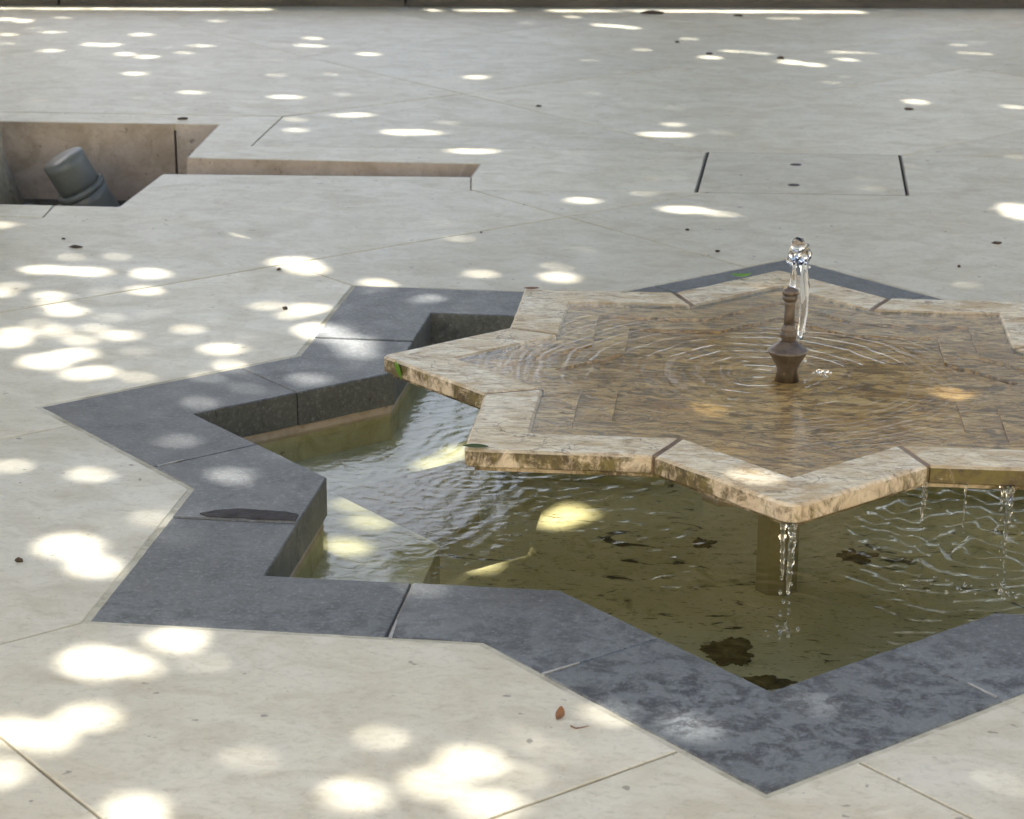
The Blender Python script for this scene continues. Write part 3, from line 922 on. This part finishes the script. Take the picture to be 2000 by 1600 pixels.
# ------------------------------------------------------------------ access cover
cover = empty('access_cover', (.02, 2.63, -.03), 'square stone access cover with dark side gaps and two lifting sockets', 'cover')
Lc = tuple(cover.location)
mesh_obj('recess_floor', [(x - Lc[0], y - Lc[1], -.0215 - Lc[2]) for x, y in HATCH], [(0, 1, 2, 3)], M['hole'], cover)
prism('cover_slab', inset(HATCH, [.0050, .0095, .0065, .0095]), -.020, .0004, M['paving'], cover, cham=.0012, loc=Lc)
for s_, e_ in ((0, 1), (1, 2), (2, 3), (3, 0)):
    a, c = Vector(HATCH[s_]), Vector(HATCH[e_])
    d = (c - a).normalized(); inn = Vector((-d.y, d.x))
    prism('steel_shade_strip', [tuple(q) for q in (a + inn * .0002 + d * .003, c + inn * .0002 - d * .003, c + inn * .0026 - d * .003, a + inn * .0026 + d * .003)], -.02, -.0006, M['metal'], cover, loc=Lc)  # lining added all round; its dark tone stands in for shade in the gaps
for x, y in ((.004, 2.752), (.0, 2.438)):
    o = lathe('lifting_socket', [(.0175, -.004), (.0175, .0006), (.016, .0009), (.002, .0009)], M['hole'], cover, 28)
    o.location = (x - Lc[0], y - Lc[1], .0006 - Lc[2])

# ------------------------------------------------------------------ dark step at the back, planting bed behind it
A, Bv = Vector((-3.754, 6.10)), Vector((1.04, 6.72))
dv = (Bv - A).normalized(); nv = Vector((-dv.y, dv.x))
step = empty('stone_step', (A.x, A.y, 0), 'dark stone step running along the far edge of the paving', 'step')
t = -4.2
bl = [2.35, 2.1, 1.65, 3.55, 1.9, 2.2]
for Lb in bl:
    s, e = A + dv * (t + .006), A + dv * (t + Lb - .006)
    prism('riser_block', [tuple(q) for q in (s, e, e + nv * .42, s + nv * .42)], -.02, .115, M['step'], step, cham=.004, loc=tuple(step.location))
    t += Lb
q0, q1 = A + dv * -4.2 + nv * .43, A + dv * (t - 4.2 + 4.2) + nv * .43
tag(prism('planting_bed', [tuple(q0), tuple(q1), (9, 16), (-9, 16)], -.02, .09, M['soil']), kind='structure')

# ------------------------------------------------------------------ trees: shade tree in the pit, two neighbours whose crowns join it
GAPS = np.array([(-0.906,-1.111,0.022,0.022),(-0.996,-1.217,0.029,0.029),(-0.925,-1.217,0.005,0.005),(-0.842,-1.183,0.001,0.001),(-1.195,-0.748,0.029,0.029),(-1.128,-0.832,0.022,0.022),(-1.429,-0.362,0.004,0.009),(-1.27,-0.393,0.012,0.012),(-1.09,-0.6,0.008,0.008),(-1.047,-1.457,0.017,0.017),(-0.993,-1.466,0.013,0.013),(-0.953,-1.395,0.013,0.013),(-1.021,-1.572,0.01,0.01),(-0.808,-1.667,0.017,0.017),(-0.702,-1.501,0.002,0.002),(-0.747,-1.594,0.001,0.001),(-0.532,-1.408,0.007,0.007),(-0.436,-1.53,0.017,0.017),(-0.395,-1.464,0.017,0.017),(-0.54,-1.566,0.013,0.013),(-0.354,-1.58,0.013,0.013),(-0.35,-1.378,0.001,0.001),(-0.292,-1.414,0.002,0.002),(-0.328,-1.493,0.003,0.003),(-0.219,-1.286,0.002,0.002),(-0.108,-1.313,0.017,0.017),(0.059,-1.214,0.007,0.007),(0.319,-1.42,0.003,0.003),(-1.014,-0.363,0.017,0.017),(-1.023,-0.675,0.003,0.003),(-1.167,-0.178,0.012,0.002),(-1.19,0.078,0.012,0.012),(-1.213,0.248,0.008,0.008),(-1.121,0.19,0.004,0.004),(-1.174,0.316,0.003,0.003),(-0.571,-0.864,0.008,0.008),(-1.008,0.277,0.012,0.012),(-1.039,0.633,0.037,0.047),(-0.966,0.565,0.037,0.037),(-1.103,0.82,0.021,0.021),(-0.937,0.477,0.026,0.026),(-0.888,0.371,0.012,0.012),(-1.097,0.705,0.021,0.021),(-0.959,0.97,0.031,0.031),(-0.873,0.982,0.031,0.031),(-1.009,1.1,0.022,0.022),(-0.763,0.872,0.003,0.003),(-0.636,0.982,0.005,0.005),(-0.576,1.229,0.022,0.022),(-0.588,1.336,0.002,0.002),(-0.772,1.239,0.012,0.012),(-0.862,1.189,0.017,0.017),(-0.795,1.172,0.003,0.003),(-1.258,1.274,0.029,0.038),(-1.208,1.21,0.022,0.022),(-1.302,1.273,0.012,0.012),(-1.46,1.586,0.017,0.017),(-0.895,1.611,0.003,0.002),(-1.598,1.106,0.022,0.022),(-1.887,1.113,0.022,0.022),(-1.813,1.113,0.019,0.012),(-1.746,1.112,0.017,0.017),(-1.773,0.865,0.012,0.012),(-1.739,0.792,0.012,0.012),(-1.693,0.732,0.017,0.017),(-1.558,0.946,0.017,0.017),(-1.654,0.922,0.003,0.003),(-1.736,1.274,0.005,0.005),(-1.846,1.252,0.005,0.005),(-1.74,0.543,0.017,0.017),(-1.656,0.555,0.012,0.012),(-1.704,0.624,0.002,0.002),(-1.575,0.497,0.012,0.012),(-1.497,0.547,0.017,0.017),(-1.581,0.601,0.003,0.003),(-1.572,0.693,0.002,0.002),(-1.475,0.744,0.002,0.002),(-1.357,0.628,0.003,0.003),(-1.248,0.467,0.022,0.022),(-1.312,0.513,0.003,0.003),(-1.42,0.401,0.001,0.001),(-1.728,0.459,0.022,0.022),(-1.894,0.944,0.005,0.005),(-1.901,0.872,0.012,0.012),(-1.599,0.324,0.029,0.029),(-1.555,0.383,0.022,0.022),(-1.487,0.26,0.029,0.029),(-1.37,0.234,0.005,0.005),(-1.202,0.359,0.006,0.005),(-1.231,0.864,0.003,0.003),(-1.122,0.827,0.026,0.026),(-1.145,0.776,0.012,0.012),(-2.152,1.588,0.012,0.013),(0.636,2.15,0.022,0.106),(-0.3,2.05,0.047,0.022),(-0.197,2.011,0.023,0.005),(-0.615,2.123,0.017,0.017),(-0.432,2.257,0.003,0.003),(0.437,1.268,0.002,0.002),(-1.034,2.832,0.061,0.015),(-1.288,3.132,0.069,0.021),(-1.547,3.422,0.051,0.008),(-1.724,3.314,0.008,0.008),(-1.67,3.115,0.014,0.008),(-1.178,3.323,0.003,0.003),(-1.852,3.755,0.048,0.008),(-1.669,3.839,0.003,0.003),(-2.221,3.803,0.015,0.005),(-1.234,4.311,0.022,0.022),(-2.006,4.247,0.005,0.005),(-1.803,4.289,0.002,0.002),(-2.559,4.203,0.022,0.022),(-2.742,4.688,0.017,0.026),(-2.64,4.633,0.022,0.025),(-2.961,4.934,0.012,0.03),(-2.882,4.931,0.017,0.03),(-2.511,4.766,0.008,0.008),(-2.502,4.958,0.037,0.002),(-3.075,4.739,0.015,0.013),(-3.588,5.654,0.017,0.026),(-3.496,5.598,0.017,0.025),(-3.412,5.161,0.011,0.019),(-3.333,4.908,0.005,0.005),(-3.252,5.265,0.051,0.004),(-3.358,5.725,0.003,0.008),(-2.083,5.25,0.017,0.017),(-2.081,5.036,0.008,0.008),(-2.013,5.031,0.014,0.008),(-1.757,4.835,0.021,0.012),(-2.843,5.247,0.024,0.019),(-2.627,5.73,0.013,0.007),(-0.889,5.855,0.012,0.023),(-0.818,5.832,0.017,0.022),(-0.752,5.791,0.017,0.022),(-1.043,6.111,0.008,0.008),(-1.239,5.87,0.004,0.006),(-0.651,5.131,0.008,0.008),(-0.478,5.475,0.011,0.002),(-0.366,4.958,0.021,0.025),(-0.289,5.141,0.008,0.008),(-0.224,5.136,0.008,0.008),(-0.159,5.102,0.008,0.008),(-0.033,4.869,0.022,0.037),(0.059,4.815,0.022,0.022),(0.154,5.178,0.008,0.008),(0.223,5.174,0.008,0.008),(0.286,5.169,0.005,0.005),(0.193,4.971,0.017,0.017),(-0.114,5.376,0.003,0.003),(-0.04,6.21,0.005,0.008),(-0.11,6.199,0.005,0.008),(0.428,3.978,0.012,0.044),(0.77,3.93,0.014,0.012),(0.118,4.386,0.005,0.003),(-0.419,3.405,0.008,0.008),(-0.433,3.209,0.068,0.017),(0.673,5.463,0.005,0.005),(0.685,5.243,0.005,0.005),(0.749,5.238,0.005,0.005),(-1.873,2.021,0.029,0.012),(-3.742,6.014,0.014,0.031),(-3.669,6.023,0.014,0.031),(-3.597,6.031,0.014,0.031),(-3.525,6.039,0.014,0.031),(-3.453,6.048,0.014,0.031),(-3.381,6.056,0.014,0.031),(-3.308,6.065,0.014,0.031),(-3.236,6.073,0.014,0.03),(-3.164,6.082,0.014,0.03),(-3.092,6.09,0.014,0.03),(-3.02,6.099,0.014,0.03),(-2.948,6.107,0.014,0.03),(-2.876,6.115,0.014,0.03),(-2.804,6.124,0.014,0.03),(-2.732,6.132,0.014,0.03),(-2.66,6.141,0.014,0.03),(-2.587,6.149,0.014,0.03),(-2.515,6.158,0.014,0.03),(-1.724,6.25,0.014,0.029),(-1.657,6.258,0.014,0.029),(-1.59,6.266,0.014,0.029),(-1.522,6.274,0.014,0.029),(-1.455,6.282,0.014,0.029),(-1.388,6.289,0.014,0.029),(-1.149,6.317,0.014,0.029),(-1.082,6.325,0.014,0.029),(-1.015,6.333,0.014,0.029),(-0.948,6.341,0.014,0.029),(-0.881,6.349,0.014,0.029),(-0.814,6.357,0.014,0.029),(-0.747,6.364,0.014,0.029),(-0.68,6.372,0.014,0.029),(-0.613,6.38,0.014,0.029),(-0.546,6.388,0.014,0.029),(-0.479,6.396,0.014,0.029),(-0.412,6.404,0.014,0.029),(-0.345,6.411,0.014,0.029),(-0.278,6.419,0.014,0.029),(-0.211,6.427,0.014,0.029),(-0.145,6.435,0.014,0.029),(-0.078,6.443,0.014,0.029),(-0.011,6.451,0.014,0.029),(0.056,6.458,0.014,0.029),(0.123,6.466,0.014,0.029),(0.19,6.474,0.014,0.03),(0.256,6.482,0.014,0.03),(0.044,-0.711,0.008,0.008),(-0.299,0.461,0.008,0.008),(-0.047,-0.243,0.017,0.017),(0.391,-0.084,0.012,0.012),(-0.907,-0.207,0.022,0.022),(-0.891,-0.076,0.012,0.012),(-0.943,0.02,0.012,0.012),(-0.805,0.576,0.017,0.017),(-0.803,0.378,0.029,0.031),(-0.843,0.288,0.029,0.029),(-0.906,0.213,0.022,0.022),(-0.707,0.565,0.029,0.029),(-0.673,0.619,0.022,0.022)])
slope = (sd.x / sd.z, sd.y / sd.z)
def crown_points():
    """Leaf centres in two sizes: small ones over the fountain court, larger ones round about."""
    out = {0: [], 1: []}
    for size, cell, nl, mx, my in ((0, .042, 9, .021, .024), (1, .10, 9, .05, .056)):
        for lay in range(nl):
            gx, gy = np.meshgrid(np.arange(-5.4, 2.7, cell), np.arange(-3.3, 8.4, cell), indexing='ij')
            gx = gx.ravel() + rng.uniform(-.5, .5, gx.size) * cell; gy = gy.ravel() + rng.uniform(-.5, .5, gy.size) * cell
            f_ = (gy + 2.2) / 9.2
            inner = (gy > -2.1) & (gy < 7.0) & (gx > -1.25 - 2.75 * f_) & (gx < .75 + .55 * f_)
            keep = inner if size == 0 else ~inner
            edge = np.minimum.reduce([gx + 5.3, 2.6 - gx, gy + 3.2, 8.3 - gy])
            keep = keep & (rng.random(gx.size) < np.clip(edge / .7 + .35, 0, 1))
            z = 5.1 + lay * .17 + .22 * np.sin(gx * 1.7 + lay) * np.cos(gy * 1.3) + rng.uniform(-.08, .08, gx.size)
            gx, gy, z = gx[keep], gy[keep], z[keep]
            ok = np.ones(gx.size, bool)
            # gaps between the leaves that the sun looks through
            for g in GAPS:
                dx, dy = gx - g[0], gy - g[1]
                u, v = dx * .9916 + dy * .1291, -dx * .1291 + dy * .9916
                ok &= (u / (g[2] + mx)) ** 2 + (v / (g[3] + my)) ** 2 > 1
            out[size].append(np.stack([gx + slope[0] * z, gy + slope[1] * z, z], 1)[ok])
    return np.concatenate(out[0]), np.concatenate(out[1])
def leaf_mesh(name, pts, L, W, mat, parent, loc, tilt=.45, sz=1.0):
    n = len(pts)
    yaw = rng.uniform(0, 2 * math.pi, n)
    ax = np.stack([np.cos(yaw), np.sin(yaw), rng.normal(0, tilt * .5, n)], 1); ax /= np.linalg.norm(ax, axis=1)[:, None]
    up = np.stack([rng.normal(0, tilt, n), rng.normal(0, tilt, n), np.ones(n)], 1)
    bx = np.cross(up, ax); bx /= np.linalg.norm(bx, axis=1)[:, None]
    l = sz * L * rng.uniform(.8, 1.15, n)[:, None]; wv = sz * W * rng.uniform(.85, 1.15, n)[:, None]
    shape = [(-.5, 0), (-.22, -.46), (.18, -.44), (.5, 0), (.18, .44), (-.22, .46)]
    V = np.stack([pts + ax * l * a + bx * wv * c for a, c in shape], 1).reshape(-1, 3) - np.array(loc)
    me = bpy.data.meshes.new(name)
    me.vertices.add(len(V)); me.vertices.foreach_set('co', V.astype(np.float32).ravel())
    me.loops.add(n * 6); me.loops.foreach_set('vertex_index', np.arange(n * 6, dtype=np.int32))
    me.polygons.add(n); me.polygons.foreach_set('loop_start', np.arange(0, n * 6, 6, dtype=np.int32))
    me.update(calc_edges=True)
    me.materials.append(mat)
    o = bpy.data.objects.new(name, me)
    return link(o, parent)
TREES = [((-2.78, 2.88, -.27), .125, 'pale barked tree trunk rising from the planting pit at the left edge'),
         ((-7.2, 4.6, -.02), .15, 'shade tree left of the paving, its crown over the fountain'),
         ((-5.0, 9.6, .09), .15, 'shade tree behind the dark step, left of the fountain')]
def add_trees():
    fine, coarse = crown_points()
    pts = np.concatenate([fine, coarse])
    small = np.arange(len(pts)) < len(fine)
    tp = np.array([t_[0][:2] for t_ in TREES])
    near = np.argmin(((pts[:, None, :2] - tp[None]) ** 2).sum(2), 1)
    for k, (loc, r, label) in enumerate(TREES):
        root = empty('shade_tree', loc, label, 'tree', 'shade trees round the fountain')
        sub = pts[near == k]
        c = sub.mean(0) - np.array(loc)
        hgt = 4.6
        pth, rad = [], []
        for j in range(26):
            t_ = j / 25
            pth.append((.03 * math.sin(5 * t_ + k) - .10 * t_ + c[0] * .12 * t_ ** 2, .03 * math.cos(4 * t_) + c[1] * .12 * t_ ** 2 - .03, hgt * t_))
            rad.append(r * (1 - .45 * t_) + .085 * math.exp(-t_ * 22))
        v, f = tube(pth, rad, 24, .22, k + 2)
        trunk = mesh_obj('trunk', v, f, M['bark'], root, smooth=True)
        tips = sub[rng.integers(0, len(sub), 9)] - np.array(loc)
        for q in tips:
            q = Vector(q); q.z = max(q.z - .1, 5.0)
            s = Vector(pth[25 - random.randint(0, 6)])
            mid = s.lerp(q, .5) + Vector((0, 0, .35 - abs(random.gauss(0, .15))))
            bp = [tuple((1 - u) ** 2 * s + 2 * u * (1 - u) * mid + u * u * q) for u in np.linspace(0, 1, 9)]
            v, f = tube(bp, [r * .36 * (1 - .85 * u) for u in np.linspace(0, 1, 9)], 8)
            mesh_obj('limb', v, f, M['bark'], trunk, smooth=True)
        sz = np.where(small[near == k], .42, 1.0)[:, None]
        leaf_mesh('crown', sub, .13, .092, M['leaf'], root, loc, sz=sz)
add_trees()

# low evergreen shrubs in the bed behind the step
def foliage(root, name, ctr, rad, n, L, W, mat, flat=0.0):
    u = rng.normal(0, 1, (n, 3)); u /= np.linalg.norm(u, axis=1)[:, None]
    rr = (.62 + .38 * rng.random(n) ** .5)
    lump = 1 + .13 * np.sin(4 * u[:, 0] + 5 * u[:, 2]) * np.cos(5 * u[:, 1] + 3 * u[:, 2])
    pp = u * (rr * lump)[:, None]
    if flat: pp[:, 2] = np.maximum(pp[:, 2], -flat + .08 * np.sin(9 * pp[:, 0]) + rng.uniform(-.06, .06, n))
    pp = pp * np.array(rad) + np.array(ctr)
    leaf_mesh(name, pp, L, W, mat, root, tuple(root.location), .9)
for x, y, h, rx, lab in ((-.5, 10.2, .95, 1.0, 'low evergreen shrub in the planting bed, left of the row of three'), (2.0, 10.4, .85, 1.1, 'low evergreen shrub in the planting bed, middle of the row of three'), (4.7, 10.3, 1.0, 1.1, 'low evergreen shrub in the planting bed, right of the row of three')):
    root = empty('evergreen_shrub', (x, y, .09), lab, 'shrub', 'evergreen shrubs behind the step')
    v, f = tube([(0, 0, -.02 + j * .08) for j in range(9)], [.05 - .004 * j for j in range(9)], 10)
    mesh_obj('trunk', v, f, M['bark'], root, smooth=True)
    foliage(root, 'crown', (x, y, h * .5 + .12), (rx, .8, h * .52), 3500, .12, .08, M['hedge'])

for x, y, rx, lab in ((-.6, 13.0, 1.9, 'unseen tree added to darken the water reflection, nearest the open sky'), (2.4, 13.2, 2.1, 'unseen tree added to darken the water reflection, middle of the three'), (5.6, 13.0, 2.1, 'unseen tree added to darken the water reflection, farthest right')):
    root = empty('reflection_tree', (x, y, .09), lab, 'tree', 'trees added for the water reflection')
    v, f = tube([(.05 * math.sin(j), 0, -.02 + j * .6) for j in range(9)], [.14 - .010 * j for j in range(9)], 10)
    mesh_obj('trunk', v, f, M['bark'], root, smooth=True)
    foliage(root, 'crown', (x, y, 4.9), (rx, 1.7, 2.7), 4200, .22, .15, M['hedge'], .9)  # loose crowns added out of view to darken reflections in the basin water

# ------------------------------------------------------------------ leaves and litter
def leaf(name, loc, L, W, rz, mat, label, curl=.25, pitch=0.0, roll=0.0):
    v, f = [], []
    n = 9
    for j in range(n):
        t_ = j / (n - 1)
        wd = W * math.sin(math.pi * min(1, t_ * .94 + .03)) ** .75
        for s in (-1, -.5, 0, .5, 1):
            v.append(((t_ - .5) * L, s * wd, curl * L * ((t_ - .5) ** 2) * 1.2 + abs(s) * wd * .25))
    for j in range(n - 1):
        for i in range(4):
            f.append((j * 5 + i, j * 5 + i + 1, j * 5 + 6 + i, j * 5 + 5 + i))
    o = mesh_obj(name, v, f, mat, None, loc, smooth=True)
    o.rotation_euler = (roll, pitch, rz)
    so = o.modifiers.new('thickness', 'SOLIDIFY'); so.thickness = .0006
    return tag(o, label, 'leaf')
leaf('green_leaf', (-.108, .723, BZ + .003), .046, .013, .15, M['fresh'], 'bright green leaf lying on the back rim of the basin', .5)
leaf('green_leaf', (-.754, -.047, BZ - .018), .042, .010, .9, M['fresh'], 'green leaf stuck to the edge near the left tip of the basin', .2, 1.25, .2)
leaf('green_leaf', (-.525, -.548, BZ + .0016), .044, .010, .0, leafmat('olive_leaf', (.05, .075, .02), (.09, .12, .03), .2), 'dark green wet leaf at the front left corner of the basin', .1)
leaf('dry_leaf', (-.293, -1.308, .006), .020, .007, 1.2, M['dry'], 'curled brown dry leaf on the front paving slab', .9, -.9)
leaf('dry_leaf', (-.561, .547, BZ + .003), .034, .009, .2, M['dry'], 'flat brown leaf on the back left tip of the basin rim', .2)
v, f = tube([(-.012, 0, .002), (-.004, -.006, .0015), (.003, -.004, .002), (.014, 0, .0035)], [.0011, .001, .0009, .0006], 8)
tag(mesh_obj('twig', v, f, M['dry'], None, (-.264, -1.336, 0)), 'thin bent brown twig beside the curled dry leaf', 'twig')
LIT = [((-1.869, 1.359), .010, (2.2, 1, .55), 'long dark crumb of litter in the left middle paving'), ((-1.933, 1.451), .005, (1.4, 1, .6), 'tiny dark crumb just behind the long litter crumb'),
       ((-1.182, .823), .0075, (1.1, 1, .9), 'round brown seed near the back left coping tip'), ((-1.285, 1.199), .007, (1.2, 1, .6), 'brown litter crumb beside the large sun patch behind the coping'),
       ((-1.254, -.833), .0065, (1.3, 1, 1), 'small dark crumb on the front left paving slab'), ((.545, 1.749), .011, (1.5, 1, .5), 'flat brown litter clump on the right paving'),
       ((-.191, 1.55), .007, (1.2, 1, .7), 'dark crumb just left of the back coping tip'), ((-.075, 4.959), .016, (1.2, 1, .7), 'black pebble at the end of a sun streak far back'),
       ((-.688, 6.274), .045, (1.5, .6, .35), 'flat heap of dark litter close to the far step'), ((-2.105, 3.258), .013, (1.9, 1, .5), 'black crumb on the back kerb of the pit'),
       ((.428, 1.469), .006, (1, 1, .8), 'dark crumb right of the back coping tip'), ((-.283, 1.791), .006, (1.2, 1, .7), 'dark crumb between the access cover and the basin'),
       ((-.918, 3.693), .009, (1.6, 1, .5), 'brown crumb on the paving behind the slot'), ((.394, 3.821), .014, (1.6, 1, .4), 'grey crumb behind the right end of the access cover'),
       ((-.836, 1.681), .004, (1.2, 1, .8), 'speck of dark litter by the joint behind the coping'), ((-.29, 6.25), .020, (1.4, .8, .4), 'small dark litter patch right of the heap at the step'),
       ((-.37, 5.05), .013, (1.3, 1, .5), 'grey pebble far back in the paving centre'), ((-.52, 5.36), .012, (1.2, 1, .5), 'grey speck far back, left of the grey pebble')]
for k, ((x, y), r, sc, lab) in enumerate(LIT):
    r *= .78
    rock('litter_crumb', (x, y, r * sc[2] * .3 + .0005), r, sc, M['dung'], lab, 'litter', None, k + 11)
